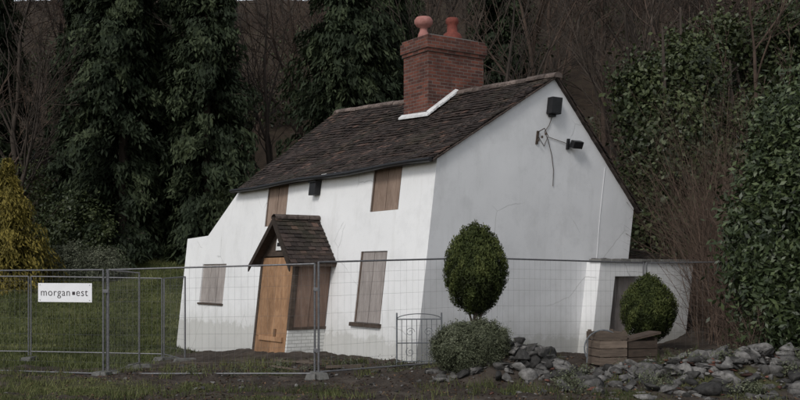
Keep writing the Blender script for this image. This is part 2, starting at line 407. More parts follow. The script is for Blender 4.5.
def strip(t,s0,s1,n,up,lo,w,dk=1):
    for i in range(n):
        a=s0+(s1-s0)*i/n;b=s0+(s1-s0)*(i+1)/n
        za,zb=roofz(t,a) if a>0 else EAV+(zr(t)-EAV)*a/SR, roofz(t,b) if b>0 else EAV
        za+=random.uniform(-.008,.008)
        g.hexa([W(t,a,za+lo),W(t,b,zb+lo),W(t-w,b,zb+lo),W(t-w,a,za+lo),W(t,a,za+up),W(t,b,zb+up),W(t-w,b,zb+up),W(t-w,a,za+up)],random.uniform(.35,.85)*dk)
strip(-.003,-.15,SR,26,.018,-.03,.085); strip(-.003,SR,SB+.1,26,.018,-.03,.085,.5)
g.make('verge_mortar',MAT_RIDGE,cot)
g=Geo()
for i in range(12):
    t0=-.1+i*9.05/12;t1=-.1+(i+1)*9.05/12
    g.tube(W(t0,-.23,EAV-.10+.02*math.sin(i*1.1)),W(t1,-.23,EAV-.10+.02*math.sin((i+1)*1.1)),.045,.045,8)
wbox(g,-.08,8.9,-.16,-.13,EAV-.13,EAV-.04)
g.make('gutter',MAT_BLACK,cot)
def Plean(u,v):
    t=8.8+u*3.45; s=.28+v*4.1; return W(t,s,ztop(min(t,12.2))-.12-.09*v*0)
g=Geo(); tiles(g,Plean,20,40,.0,seed=3); g.make('leanto_roof',MAT_T,cot)
# chimney
def C(t,s,z): p=W(t,s,5.3); return Vector((p.x,p.y,z))
def cprism(g,e,z0,z1):
    t0,t1,s0,s1=3.28-e,4.28+e,1.95-e,3.55+e; cs=[(t0,s0),(t0,s1),(t1,s1),(t1,s0)]; d=0
    for i in range(4):
        a=cs[i];b=cs[(i+1)%4]; L=abs(a[0]-b[0])+abs(a[1]-b[1])
        g.poly([C(*a,z0),C(*b,z0),C(*b,z1),C(*a,z1)],1,[(d,z0),(d+L,z0),(d+L,z1),(d,z1)]); d+=L
    g.poly([C(*q,z1) for q in cs],1,[(q[0],q[1]) for q in cs]); g.poly([C(*q,z0) for q in cs],1,[(q[0],q[1]) for q in cs])
g=Geo(); cprism(g,0,4.7,6.90); cprism(g,.03,6.90,6.975); cprism(g,.06,6.975,7.20); cprism(g,.03,7.20,7.275)
g.make('chimney_stack',MAT_BR,cot)
g=Geo()
g.hexa([C(t,s,z) for z,e in((7.275,.0),(7.35,-.18)) for t,s in((3.28-e,1.95-e),(3.28-e,3.55+e),(4.28+e,3.55+e),(4.28+e,1.95-e))])
g.make('chimney_flaunching',MAT_CONC,cot)
g=Geo()
p=C(3.75,2.15,7.28); g.lathe(p,[(.0,0),(.15,0),(.12,.12),(.09,.18),(.09,.26),(.17,.29),(.215,.36),(.215,.44),(.17,.50),(.10,.52),(0,.525)])
g.make('chimney_cowl',MAT_POT2,cot,smooth=True)
g=Geo()
p=C(3.75,2.98,7.26); g.lathe(p,[(.25,0),(.24,.16),(.20,.24),(.13,.28),(.12,.46),(.155,.50),(.155,.58),(.13,.62),(.095,.62),(.09,.1),(0,.1)])
g.make('chimney_pot',MAT_POT,cot,smooth=True)
g=Geo(); n=9
for i in range(n):
    a=1.90+(2.72-1.90)*i/n; b=1.90+(2.72-1.90)*(i+1)/n; j=random.uniform(-.012,.012)
    x0,x1=3.14+random.uniform(-.02,.02),3.275
    za,zb=roofz(3.28,a),roofz(3.28,b)
    g.hexa([C(x0,a,za+.0),C(x0,b,zb+.0),C(x1,b,zb+.0),C(x1,a,za+.0),C(x0,a,za+.045+j),C(x0,b,zb+.045+j),C(x1,b,zb+.09),C(x1,a,za+.09)])
za=roofz(3.28,1.84)
for i in range(6):
    x0=3.16+i*.2;x1=x0+.2;k0=(x0-3.1)*.05;k1=(x1-3.1)*.05; j=random.uniform(-.012,.012)
    g.hexa([C(x0,1.85,za+k0),C(x1,1.85,za+k1),C(x1,1.945,za+k1+.06),C(x0,1.945,za+k0+.06),C(x0,1.85,za+k0+.045+j),C(x1,1.85,za+k1+.045+j),C(x1,1.945,za+k1+.12),C(x0,1.945,za+k0+.12)])
g.make('chimney_flashing',MAT_LEAD,cot)
# porch
pt0,pt1,pd=3.59,5.23,.90
g=Geo()
def pw(a,b,z0,z1,d):
    L=(Vector(a)-Vector(b)).length
    g.poly([W(a[0],a[1],z0),W(b[0],b[1],z0),W(b[0],b[1],z1),W(a[0],a[1],z1)],1,[(0,z0),(L,z0),(L,z1),(0,z1)])
pw((pt0,-pd),(pt0,0),-.3,.60,0); pw((pt1,-pd),(pt1,0),-.3,.60,0); pw((pt0+.10,-pd+.1),(pt0+.10,0),-.3,.6,0)
pw((pt0,-pd),(pt0+.12,-pd),-.3,.60,0)
g.poly([W(pt0,-pd,.6),W(pt0,0,.6),W(pt0+.1,0,.6),W(pt0+.1,-pd,.6)])
g.make('porch_plinth',MAT_PBR,cot)
g=Geo()
wbox(g,pt0-.01,pt0+.02,-pd+.09,-pd/2-.005,.62,2.17,.95); wbox(g,pt0-.005,pt0+.02,-pd/2+.005,-.02,.62,2.17,.8)
wbox(g,pt1-.02,pt1+.01,-pd+.05,-.02,.62,2.17,.9)
g.make('porch_side_boards',MAT_PLYD,cot)
g=Geo()
wbox(g,pt0-.03,pt0+.07,-pd-.02,-pd+.075,.602,2.2,1.); wbox(g,pt1-.08,pt1+.02,-pd-.02,-pd+.08,-.2,2.2,1.)
wbox(g,pt0-.03,pt0+.03,-pd+.08,-.0,.602,.66); wbox(g,pt0-.03,pt0+.05,-pd-.02,0,2.17,2.26); wbox(g,pt1-.05,pt1+.03,-pd-.02,0,2.17,2.26)
g.make('porch_frame',MAT_DWOOD,cot)
g=Geo(); wbox(g,pt0+.075,pt0+.80,-pd-.012,-pd+.012,-.02,2.17,1.); wbox(g,pt0+.815,pt1-.085,-pd-.008,-pd+.014,.42,2.17,.82); wbox(g,pt0+.815,pt1-.085,-pd-.012,-pd+.01,-.02,.41,.72)
g.make('porch_door_boards',MAT_OSB,cot)
g=Geo(); wbox(g,pt0+.2,pt1-.3,-pd-.05,-pd-.013,.33,.43,1.05); wbox(g,pt0+.55,pt0+.65,-pd-.04,-pd-.014,.43,.60,.5); g.make('porch_door_battens',MAT_OSB,cot)
tm=(pt0+pt1)/2; PR=3.02
g=Geo(); g.poly([W(pt0,-pd,2.2),W(pt1,-pd,2.2),W(tm,-pd,PR-.08)]); g.make('porch_gable_panel',MAT_DWOOD,cot)
g=Geo()
k=[(0,.0),(.0,.22),(.05,.32),(.13,.36),(.21,.32),(.26,.22),(.26,0)]
A=[W(tm+.13-a,-pd-.035,2.33+b) for a,b in k];B=[W(tm+.13-a,-pd-.003,2.33+b) for a,b in k]; g.poly(A)
for i in range(len(k)): g.poly([A[i],A[(i+1)%7],B[(i+1)%7],B[i]])
g.make('porch_plaque',MAT_WB,cot)
g=Geo(); wbox(g,tm-.07,tm+.07,-pd-.045,-pd-.036,2.42,2.50); wbox(g,tm-.05,tm+.05,-pd-.045,-pd-.036,2.54,2.60); g.make('porch_plaque_marks',MAT_BLACK,cot)
for nm,te,sd in(('porch_roof_right',pt0-.20,4),('porch_roof_left',pt1+.20,5)):
    sl=(PR-2.2)/(tm-pt0); ze=PR-sl*abs(tm-te)
    def Pp(u,v,te=te,ze=ze): return W(te+(tm-te)*v,-pd-.22+u*(pd+.22),ze+(PR-ze)*v+.03)
    g=Geo(); tiles(g,Pp,7,11,.0,seed=sd); g.make(nm,MAT_T,cot)
    g=Geo(); g.hexa([W(te,-pd-.2,ze-.03),W(te,0,ze-.03),W(tm,0,PR-.03),W(tm,-pd-.2,PR-.03),W(te,-pd-.2,ze+.03),W(te,0,ze+.03),W(tm,0,PR+.03),W(tm,-pd-.2,PR+.03)]); g.make(nm+'_deck',MAT_DWOOD,cot)
    g=Geo(); g.hexa([W(te,-pd-.245,ze-.14),W(te,-pd-.215,ze-.14),W(tm,-pd-.215,PR-.12),W(tm,-pd-.245,PR-.12),W(te,-pd-.245,ze+.02),W(te,-pd-.215,ze+.02),W(tm,-pd-.215,PR+.05),W(tm,-pd-.245,PR+.05)],.5); g.make(nm+'_bargeboard',MAT_DWOOD,cot)
g=Geo()
for i in range(4):
    a=-pd-.24+i*.285; rg=[[W(tm+math.cos(w)*.11,s,PR+.03+math.sin(w)*.08) for w in np.linspace(-.3,math.pi+.3,7)] for s in(a,a+.275)]
    for k in range(6): g.poly([rg[0][k],rg[0][k+1],rg[1][k+1],rg[1][k]],.5)
g.make('porch_ridge',MAT_RIDGE,cot)
# fixtures
g=Geo(); wbox(g,4.45,4.74,-.16,-.001,3.60,3.90); wbox(g,4.42,4.77,-.19,-.02,3.88,3.92); g.make('alarm_box',MAT_BLACK,cot,bevel=.01)
def gbox(g,s0,s1,z0,z1,d0,d1,tint=1.): wbox(g,-d1,-d0,s0,s1,z0,z1,tint)
g=Geo(); gbox(g,2.60,2.88,5.08,5.42,.002,.16); gbox(g,2.66,2.82,5.03,5.08,.002,.08); g.make('gable_light_box',MAT_BLACK,cot,bevel=.012)
g=Geo(); gbox(g,3.24,3.30,4.40,4.62,.002,.05)
c0=W(-.13,3.42,4.50); g.box(c0,(.13,.06,.075),(VD,(Vector((.555,-.832,0))*.9+Vector((0,0,-.4))).normalized(),(Vector((.555,-.832,0))*.4+Vector((0,0,.9))).normalized()))
g.tube(W(-.03,3.28,4.5),c0,.015); g.make('floodlight',MAT_BLACK,cot,bevel=.006)
g=Geo()
gbox(g,2.40,2.45,4.45,4.72,.002,.03); g.tube(W(-.02,2.43,4.7),W(-.2,2.43,4.75),.010); g.tube(W(-.2,2.43,4.75),W(-.2,2.55,4.60),.008)
for k in range(3): g.lathe(W(-.09,2.40+.09*k,4.5+.07*k),[(0,0),(.02,0),(.024,.03),(.014,.05),(0,.05)],8)
cab=[W(-.02,s,z) for s,z in((2.76,5.03),(2.7,4.85),(2.6,4.72),(2.72,4.55),(2.86,4.25),(2.95,3.95),(2.98,3.62))]
g.path(cab,.007,5)
g.path([W(-.02,2.45,4.6),W(-.03,2.62,4.42),W(-.02,2.7,4.62),W(-.02,3.24,4.52)],.006,5)
g.make('cables_and_bracket',MAT_DWOOD,cot)
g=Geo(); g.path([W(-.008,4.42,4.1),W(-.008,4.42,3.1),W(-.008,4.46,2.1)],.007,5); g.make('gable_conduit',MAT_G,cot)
# ---------------------------------------------------------------- outbuilding
ob=empty('outbuilding')
g=Geo(); ofn=lambda u,d,z: W(-.40+d,u,z)
wallgrid(g,ofn,4.19,7.1,-.3,2.06,[(4.66,5.50,-.3,1.76)],.25)
g.poly([W(-.4,4.19,-.3),W(1.4,4.19,-.3),W(1.4,4.19,2.06),W(-.4,4.19,2.06)]); g.poly([W(-.4,7.1,-.3),W(1.9,7.1,-.3),W(1.9,7.1,2.06),W(-.4,7.1,2.06)])
g.poly([W(1.9,5.5,-.3),W(1.9,7.1,-.3),W(1.9,7.1,2.06),W(1.9,5.5,2.06)])
g.make('outbuilding_wall',MAT_W,ob)
g=Geo()
for i in range(10): 
    a=4.14+i*.305; wbox(g,-.46,-.10,a,a+.293,2.062+random.uniform(0,.01),2.125,random.uniform(.7,1.2)*1.6)
g.make('outbuilding_coping',MAT_CONC,ob,bevel=.01)
g=Geo()
for i in range(5): wbox(g,-.19,-.16,4.67+i*.164,4.67+i*.164+.156,.05,1.75,random.uniform(.7,.95))
g.make('outbuilding_door',MAT_PLYG,ob)
def Pob(u,v): return W(-.1+v*2.0,4.3+u*2.7,2.10+.42*v)
g=Geo(); tiles(g,Pob,15,14,0,seed=8); g.make('outbuilding_roof',MAT_T,ob)
# ---------------------------------------------------------------- rocks
def rocks(name,pts,mat,parent=None,dim=(1.3,.95,.8)):
    bm=bmesh.new(); bmesh.ops.create_icosphere(bm,subdivisions=2,radius=1); bv=np.array([v.co[:] for v in bm.verts]); bf=np.array([[v.index for v in f.verts] for f in bm.faces]); bm.free()
    Vs=[];Fs=[];T=[];o=0
    for (x,y,z,r) in pts:
        v=bv.copy()
        for _ in range(8):
            nn=rng.normal(size=3); nn/=np.linalg.norm(nn); dd=rng.uniform(.22,.62); k=v@nn-dd; v-=np.where(k>0,k,0)[:,None]*nn
        v*=np.array([dim[0]*rng.uniform(.8,1.4),dim[1]*rng.uniform(.7,1.2),dim[2]*rng.uniform(.45,1.1)])*r*1.25
        a=rng.uniform(0,6.28);b=rng.uniform(-.8,.8); ca,sa,cb,sb=math.cos(a),math.sin(a),math.cos(b),math.sin(b)
        v=v@np.array([[1,0,0],[0,cb,-sb],[0,sb,cb]])@np.array([[ca,-sa,0],[sa,ca,0],[0,0,1]])
        Vs.append(v+[x,y,z]);Fs.append(bf+o);o+=len(bv); T+= [.25+rng.random()**1.6*1.15]*len(bf)
    return mk_arr(name,np.concatenate(Vs),np.concatenate(Fs),mat,T,parent)
def heap(n,cx,cy,rx,ry,r0,r1,extra=.0,sink=.05,p=3.2):
    L=[]
    for _ in range(n):
        x=cx+rng.normal()*rx*.5;y=cy+rng.normal()*ry*.5; r=r0+(r1-r0)*rng.random()**p
        w=math.exp(-(((x-cx)/rx)**2+((y-cy)/ry)**2)); L.append((x,y,float(G(x,y))+r*sink+extra*w*rng.random(),r))
    return L
rocks('rubble_pile',heap(520,5.7,16.3,2.7,1.1,.02,.20,.13)+heap(240,3.6,16.3,2.0,.9,.015,.14,.03)+heap(330,5.2,15.2,3.4,.9,.012,.13),MAT_STONE)
rocks('brick_rubble',heap(90,5.2,16.2,3.0,1.2,.03,.09,.14)+heap(25,2.2,17,1.0,.6,.03,.08,.1)+heap(26,-2,18.2,4,1.0,.02,.05),MAT_FRAG,dim=(1.3,.75,.6))
rocks('stone_rockery',heap(200,2.1,17.0,.9,.5,.03,.21,.16)+heap(70,1.0,16.8,.7,.3,.03,.11),MAT_STONE)
rocks('scattered_stones',heap(480,-1.5,17.2,6,2.6,.010,.05)+heap(70,-3,19.5,4,1.0,.02,.08)+heap(60,2,18.4,3,.5,.02,.07),MAT_STONE)
# ---------------------------------------------------------------- foliage
def foliage(name,P,N,size,asp,mat,tint,parent=None,axis=None):
    n=len(P); L=size*rng.uniform(.6,1.3,n)
    return mk_arr(name,diamonds(P,N,L,L*asp,axis),np.arange(4*n).reshape(n,4),mat,np.clip(tint,0,1),parent)
def rdir(n):
    v=rng.normal(size=(n,3)); return v/np.linalg.norm(v,axis=1,keepdims=True)
def blob(name,specs,mat,size,asp=.5,parent=None,clr=.25,shell=(.72,1.06)):
    Ps=[];Ns=[];T=[]
    for cx,cy,cz,rx,ry,rz,nc,nl in specs:
        d=rdir(nc); r=rng.uniform(shell[0],shell[1],nc)[:,None]; c=np.array([cx,cy,cz])+d*r*[rx,ry,rz]
        ct=rng.uniform(.15,.8,nc)+.15*d[:,2]
        off=rng.normal(size=(nc,nl,3))*clr*rng.uniform(.6,1.3,(nc,1,1))
        p=(c[:,None]+off).reshape(-1,3); nn=(d[:,None]*.8+rng.normal(size=(nc,nl,3))*.7).reshape(-1,3); nn[:,2]+=.3
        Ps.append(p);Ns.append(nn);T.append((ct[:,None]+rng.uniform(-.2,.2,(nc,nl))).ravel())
    return foliage(name,np.concatenate(Ps),np.concatenate(Ns),size,asp,mat,np.concatenate(T),parent)
def stems(g,cx,cy,z0,rx,ry,top,n,r=.02):
    for _ in range(n):
        a=random.uniform(0,6.28);k=random.uniform(.2,.9); p=Vector((cx,cy,z0)); q=Vector((cx+math.cos(a)*rx*k,cy+math.sin(a)*ry*k,top*random.uniform(.6,1)+z0*(.2)))
        m_=p.lerp(q,.5)+Vector((0,0,.1)); g.tube(p,m_,r,r*.7,5); g.tube(m_,q,r*.7,r*.25,5)
def egg(name,cx,cy,zc,rx,rz,n,mat,size,pointy=.25,low=.0,parent=None):
    d=rdir(n); zz=d[:,2]; k=1-pointy*np.maximum(zz,0)**1.5-low*np.maximum(-zz,0)**1.5
    nz=fbm(d[:,0]*4+9,d[:,1]*4+zz*5,3,4)-.5; rr=(1+.26*nz)*rng.uniform(.86,1.05,n)
    P=np.stack([cx+d[:,0]*rx*k*rr,cy+d[:,1]*rx*k*rr,zc+zz*rz*rr],1)
    N=d+rng.normal(size=(n,3))*.6; ax=d*.5+rng.normal(size=(n,3))*.5+np.array([0,0,.8])
    t=.45+1.5*nz+rng.uniform(-.22,.22,n)+.12*zz
    foliage(name,P,N,size,.32,mat,t,parent,ax)
    g=Geo(); prof=[]
    for w in np.linspace(-math.pi/2,math.pi/2,14):
        s_=math.sin(w); kk=1-pointy*max(s_,0)**1.5-low*max(-s_,0)**1.5; prof.append((max(.001,math.cos(w)*rx*kk*.82),s_*rz*.82))
    g.lathe((cx,cy,zc),prof,20,.1); return g
tp=empty('topiary_tree')
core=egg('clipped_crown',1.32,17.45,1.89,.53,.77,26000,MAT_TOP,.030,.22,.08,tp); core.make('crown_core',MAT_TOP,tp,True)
g=Geo(); zt=float(G(1.32,17.45)); g.tube((1.36,17.45,zt-.1),(1.30,17.44,.8),.06,.05,8); g.tube((1.30,17.44,.8),(1.34,17.45,1.4),.05,.035,8)
g.tube((1.33,17.44,.85),(1.5,17.4,1.35),.025,.012,6); g.tube((1.30,17.44,.8),(1.15,17.42,1.35),.025,.012,6)
g.make('trunk',MAT_BARK,tp)
tp2=empty('topiary_tree'); tp2.name='topiary_tree.001'
core=egg('clipped_crown',4.92,19.8,1.12,.53,.66,18000,MAT_TOP,.030,.35,-.0,tp2); core.make('crown_core',MAT_TOP,tp2,True)
g=Geo(); g.tube((4.92,19.8,-.1),(4.92,19.8,.8),.06,.05,8); g.make('trunk',MAT_BARK,tp2)
hb=empty('heather_bush')
blob('foliage',[(1.17,17.0,.55,.62,.42,.43,620,75),(1.45,17.05,.66,.42,.36,.34,300,70)],MAT_SHRUB2,.021,.32,parent=hb,clr=.045,shell=(.80,1.03))
g=Geo(); g.lathe((1.2,17.02,.5),[(.001,-.4),(.26,-.25),(.32,0),(.28,.18),(.15,.28),(.001,.32)],16,.1); g.make('inner_growth',MAT_SHRUB2,hb,True)
# conifers
def conifer_mesh(name,H,R,seed,nb=430,nl=200,mat=MAT_CON,leaf=.135):
    r=np.random.default_rng(seed)
    h=H*(r.random(nb)**.9)*.98+.1; az=r.uniform(0,2*np.pi,nb)
    Rh=R*np.minimum(1,1.35*(1-(h/H)**1.4))*r.uniform(.5,1.18,nb)*(.85+.3*np.sin(az*2+seed))
    s=r.uniform(.15,1,(nb,nl))**.75; lat=r.normal(size=(nb,nl))*.34*(1.25-s*.6)*(.3+.12*Rh[:,None])
    ca,sa=np.cos(az)[:,None],np.sin(az)[:,None]; rad=s*Rh[:,None]
    x=ca*rad-sa*lat; y=sa*rad+ca*lat; z=h[:,None]+.25*rad-.45*rad*s-np.abs(r.normal(size=(nb,nl)))*.36
    P=np.stack([x,y,z],-1).reshape(-1,3); n=len(P)
    ax=np.stack([ca*.5+0*s,sa*.5+0*s,-1+0*s],-1).reshape(-1,3)+r.normal(size=(n,3))*.4
    N=np.stack([ca+0*s,sa+0*s,.5+0*s],-1).reshape(-1,3)+r.normal(size=(n,3))*.7
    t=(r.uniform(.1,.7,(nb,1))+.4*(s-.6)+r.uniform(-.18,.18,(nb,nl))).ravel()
    L=leaf*r.uniform(.6,1.4,n)
    V=diamonds(P,N,L,L*.30,ax)
    o=mk_arr(name,V,np.arange(4*n).reshape(n,4),mat,np.clip(t,0,1)); 
    g=Geo(); g.tube((0,0,-1),(0,0,H*.95),.22,.03,8)
    for i in range(0,nb,4): g.tube((0,0,h[i]),(math.cos(az[i])*Rh[i]*.8,math.sin(az[i])*Rh[i]*.8,h[i]-.05*Rh[i]),.04,.01,4,cap=False)
    tr=g.make(name+'_trunk',MAT_BARK); return o,tr
def place_pair(name,pair,x,y,sc,rot,first=False):
    e=empty(name)
    for k,src in enumerate(pair):
        o=src if first else link(D.objects.new('foliage' if k==0 else 'trunk',src.data))
        if first: o.name='foliage' if k==0 else 'trunk'
        o.parent=e
    e.location=(x,y,float(G(x,y))-.2); e.scale=(sc[0],sc[0],sc[1]); e.rotation_euler=(0,0,rot); return e
c1=conifer_mesh('conifer_a',17,2.7,11); c2=conifer_mesh('conifer_b',16,2.5,12); c3=conifer_mesh('conifer_c',18,2.6,13)
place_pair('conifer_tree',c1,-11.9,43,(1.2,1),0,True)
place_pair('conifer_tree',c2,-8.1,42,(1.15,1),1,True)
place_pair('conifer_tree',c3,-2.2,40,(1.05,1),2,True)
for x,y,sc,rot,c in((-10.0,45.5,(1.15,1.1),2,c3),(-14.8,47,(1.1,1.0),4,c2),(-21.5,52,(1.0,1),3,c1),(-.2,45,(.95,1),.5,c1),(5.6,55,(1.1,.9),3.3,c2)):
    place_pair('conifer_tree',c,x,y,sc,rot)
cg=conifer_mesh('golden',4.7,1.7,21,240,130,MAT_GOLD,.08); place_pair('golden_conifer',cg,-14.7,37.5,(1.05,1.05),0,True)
# bare trees
def bare(seed,H=13,spread=.5,lim=1500):
    R=random.Random(seed); segs=[]
    def grow(p,d,L,r,dep):
        if len(segs)>lim: return
        n=3
        for i in range(n):
            d=(d+Vector((R.gauss(0,.10),R.gauss(0,.10),R.gauss(.03,.06)))).normalized(); q=p+d*L/n; r2=r*.88
            segs.append((p,q,r,r2,dep)); p=q; r=r2
            if dep>0 and R.random()<.75 or (dep==0 and i>0):
                for _ in range(1 if dep else 2):
                    s=d.orthogonal().normalized(); s.rotate(Quaternion(d,R.uniform(0,6.28)))
                    if dep<5: q_.append((p.copy(),(d*.75+s*R.uniform(.5,.95)*spread*1.6+Vector((0,0,.12))).normalized(),L*R.uniform(.5,.75),r*R.uniform(.45,.65),dep+1))
        if dep<5: q_.append((p,d,L*.72,r*.85,dep+1))
    q_=[(Vector((0,0,-.5)),Vector((R.uniform(-.08,.08),R.uniform(-.08,.08),1)).normalized(),H*.42,.17,0)]
    while q_ and len(segs)<lim:
        a=q_.pop(0); grow(*a)
    g=Geo()
    for p,q,r,r2,dep in segs: g.tube(p,q,max(r,.014),max(r2,.011),5 if dep<2 else 3,R.uniform(.6,1.2) if dep>1 else .8,cap=False)
    return np.array(g.v),np.array(g.f),np.array(g.t)
bm_=[bare(40+i,H=random.uniform(11,15),spread=random.uniform(.4,.65)) for i in range(6)]
def merged(name,items,mat):
    Vs=[];Fs=[];T=[];o=0
    for k,x,y,s,sz,rx,ry,rz in items:
        v,f,t=bm_[k]; R_=np.array(Euler((rx,ry,rz)).to_matrix())
        Vs.append((v*[s,s,s*sz])@R_.T+[x,y,float(G(x,y))-.2]); Fs.append(f+o); o+=len(v); T.append(t*random.uniform(.7,1.2))
    return mk_arr(name,np.concatenate(Vs),np.concatenate(Fs),mat,np.concatenate(T))
A1=[];A2=[]
for i in range(84):
    y=random.uniform(44,84); x=random.uniform(-.44,.44)*y
    if y<50 and -16<x<-3: continue
    (A1 if i%2 else A2).append((i%6,x,y,random.uniform(.75,1.25),random.uniform(.9,1.2),random.uniform(-.08,.08),random.uniform(-.08,.08),random.uniform(0,6.28)))
merged('background_woodland',A1,MAT_TWIG); merged('background_woodland',A2,MAT_BARK)
for i,(x,y,s) in enumerate([(3.5,36,.8),(5.5,38,.9),(7.5,33,.8),(9.6,36,.95),(1.5,41,.9),(11,31,.8),(-5.3,44,.9),(-4.6,50,1),(-16.5,42,.9),(-18.5,44,.9),(12.6,35,.9)]):
    merged('bare_tree',[(i%6,x,y,s,1,0,random.uniform(-.1,.1),i*1.3)],MAT_TWIG if i%2 else MAT_BARK)
sp=[]
for i in range(60):
    y=random.uniform(44,75); x=random.uniform(-.45,.45)*y; r=random.uniform(1.2,2.4); sp.append((x,y,float(G(x,y))+r*.3,r,r,r*.9,36,26))
blob('woodland_undergrowth',sp,MAT_IVY,.11,.55,clr=.38)
blob('dark_shrub',[(-13.2,41,gz(-13.2,41)+1.2,1.5,1,1.6,90,60),(-16.6,43,gz(-16.6,43)+1.8,1.8,1.4,2.4,120,60),(-6.2,42,gz(-6.2,42)+.8,1.4,.8,1.2,60,50),(-18.5,40,gz(-18.5,40)+1,1.5,1,2,90,60)],MAT_IVY,.08,.5,clr=.26)
blob('grey_green_shrub',[(-12.7,38.6,gz(-12.7,38.6)+.45,.95,.6,.9,170,60),(-11.4,38.4,gz(-11.4,38.4)+.4,.85,.6,.7,150,60)],MAT_SHRUB,.045,.3,clr=.13)
it=empty('ivy_covered_tree')
blob('foliage',[(7.0,27.5,3.4,1.0,1.1,1.5,150,70),(7.5,28,5.4,1.1,1.2,1.5,160,70),(8.3,29,7.4,.8,1.0,1.2,100,70),(6.9,28.4,6.9,.6,.7,1.0,60,60),(6.5,27.2,1.9,1.0,.9,1.1,100,60),(9.8,29,4.2,1.4,1.2,2.2,170,70)],MAT_IVY,.075,.6,it,.26,(.45,1.18))
g=Geo()
for x,y,zt_ in((7.2,27.7,8.6),(8.0,28.8,9.5),(9.5,29,8)): g.tube((x,y,gz(x,y)-.3),(x+.2,y,zt_*.5),.16,.11,7); g.tube((x+.2,y,zt_*.5),(x+.1,y+.1,zt_),.11,.03,7)
g.make('trunks',MAT_BARK,it)
it2=empty('ivy_covered_tree'); it2.name='ivy_covered_tree.001'
blob('foliage',[(12.4,34,8.6,1.2,1.2,1.8,120,60),(11.6,33.6,6.2,1.0,1.0,1.4,90,60),(13.8,34.5,10.0,1.1,1.2,1.3,90,60),(10.6,33,9.6,.7,.8,.7,36,50)],MAT_IVY,.085,.6,it2,.30,(.4,1.2))
g=Geo(); g.tube((12.4,34.2,gz(12.4,34.2)-.3),(12.6,34.3,11.5),.2,.05,7); g.tube((12.5,34.2,6),(13.6,34.5,10.5),.1,.03,6); g.tube((12.45,34.2,5),(10.7,33.1,10.2),.1,.03,6); g.make('trunk',MAT_BARK,it2)
lb=empty('laurel_bush')
blob('foliage',[(6.55,17.8,2.3,.60,.9,1.3,150,70),(7.3,18.0,3.2,.95,1.0,1.5,230,70),(7.3,18.6,4.6,.6,.9,.8,80,60),(6.5,17.5,1.2,.45,.6,.7,80,60),(8.1,18.4,1.5,1.2,1.0,1.6,150,60),(7.1,17.2,1.0,.8,.5,.8,90,60)],MAT_LAUREL,.065,.42,lb,.20,(.5,1.15))
g=Geo(); stems(g,7.1,18,.2,1.0,.8,4.2,30,.025); g.make('stems',MAT_BARK,lb)
def thicket(name,specs,mat=MAT_TWIG,lean=.16):
    g=Geo()
    for cx,cy,rx,ry,h,n in specs:
        for _ in range(n):
            x=cx+random.gauss(0,rx*.5);y=cy+random.gauss(0,ry*.5);p=Vector((x,y,gz(x,y)-.05)); d=Vector((random.gauss(0,lean),random.gauss(0,lean),1)).normalized(); L=h*random.uniform(.5,1.1); r=.010; t_=random.uniform(.5,1.4)
            for k in range(5):
                d=(d+Vector((random.gauss(0,.14),random.gauss(0,.14),-.05*k*random.random()))).normalized(); q=p+d*L/5; g.tube(p,q,r,r*.8,3,t_,cap=False); r*=.8
                for _b in range(3):
                    e=(d*.6+Vector((random.gauss(0,.6),random.gauss(0,.6),random.gauss(.2,.3)))).normalized(); pp=p.lerp(q,random.random()); q2=pp+e*L*.12; g.tube(pp,q2,r*.6,r*.4,3,t_,cap=False)
                    g.tube(q2,q2+(e+Vector((random.gauss(0,.4),random.gauss(0,.4),.1)))*L*.09,r*.4,r*.25,3,t_,cap=False)
                p=q
    return g.make(name,mat)
thicket('twig_thicket',[(6.9,21,.6,1.0,4.2,140),(7.5,22.5,.9,1.2,5.2,130),(6.7,19.6,.4,.6,2.4,60),(7.3,24,.9,1,4.5,80)])
thicket('bramble_thicket',[(6.2,17.4,.5,.4,1.2,60),(4,33,2,2,4,120),(8,35,3,2,5,130),(-5.5,40,1.2,1,2.5,60),(-17,40,2,1.5,4,70)])
L=[]
for _ in range(34):
    x=random.uniform(2.6,7.2); y=random.uniform(15.0,17.4); L.append((x,y,gz(x,y)+.07,.17,.12,.11,12,22))
for _ in range(12):
    x=random.uniform(-5.5,1.0); y=random.uniform(17.6,18.6); L.append((x,y,gz(x,y)+.03,.14,.10,.07,8,20))
blob('weeds',L,MAT_SHRUB2,.022,.4,clr=.05)
# ---------------------------------------------------------------- fencing
fence=empty('security_fence')
def panel(p0,p1,nm='fence_panel',h=2.0,mesh=True,r=.019):
    a=Vector(p0);b=Vector(p1); up=Vector((0,0,1)); u=(b-a).normalized()
    g=Geo(); lo=.10
    g.tube(a,a+up*h,r,n=8); g.tube(b,b+up*h,r,n=8)
    g.tube(a+up*(h-.01),b+up*(h-.01),r*.8,n=8); g.tube(a+up*lo,b+up*lo,r*.8,n=8)
    L=(b-a).length
    g.make(nm+'_frame',MAT_GALV,fence)
    if mesh:
        g=Geo(); n=int(L/.12)
        for i in range(1,n): p=a.lerp(b,i/n); g.tube(p+up*lo,p+up*(h-.01),.0012,n=3,cap=False)
        for z in (.3,.55,.8,1.1,1.4,1.62,1.8): 
            for k in range(10): g.tube(a.lerp(b,k/10)+up*z,a.lerp(b,(k+1)/10)+up*z,.0016,n=3,cap=False)
        g.make(nm+'_mesh',MAT_WIRE,fence)
    g=Geo()
    for p in(a,b):
        q=Vector((p.x,p.y,gz(p.x,p.y)+.03)); n_=Vector((-u.y,u.x,0)) 
        c=[q+u*sx*.10+n_*sy*.28+up*sz for sz in(-.06,.05) for sx,sy in((-1,-1),(1,-1),(1,1),(-1,1))]
        for i in range(4,8): c[i]=q+(c[i]-q)*.8+up*.012
        g.hexa(c)
    g.make(nm+'_foot',MAT_CONC,fence,bevel=.015)
panel((-5.31,18.2,-.10),(-1.47,17.25,.0))
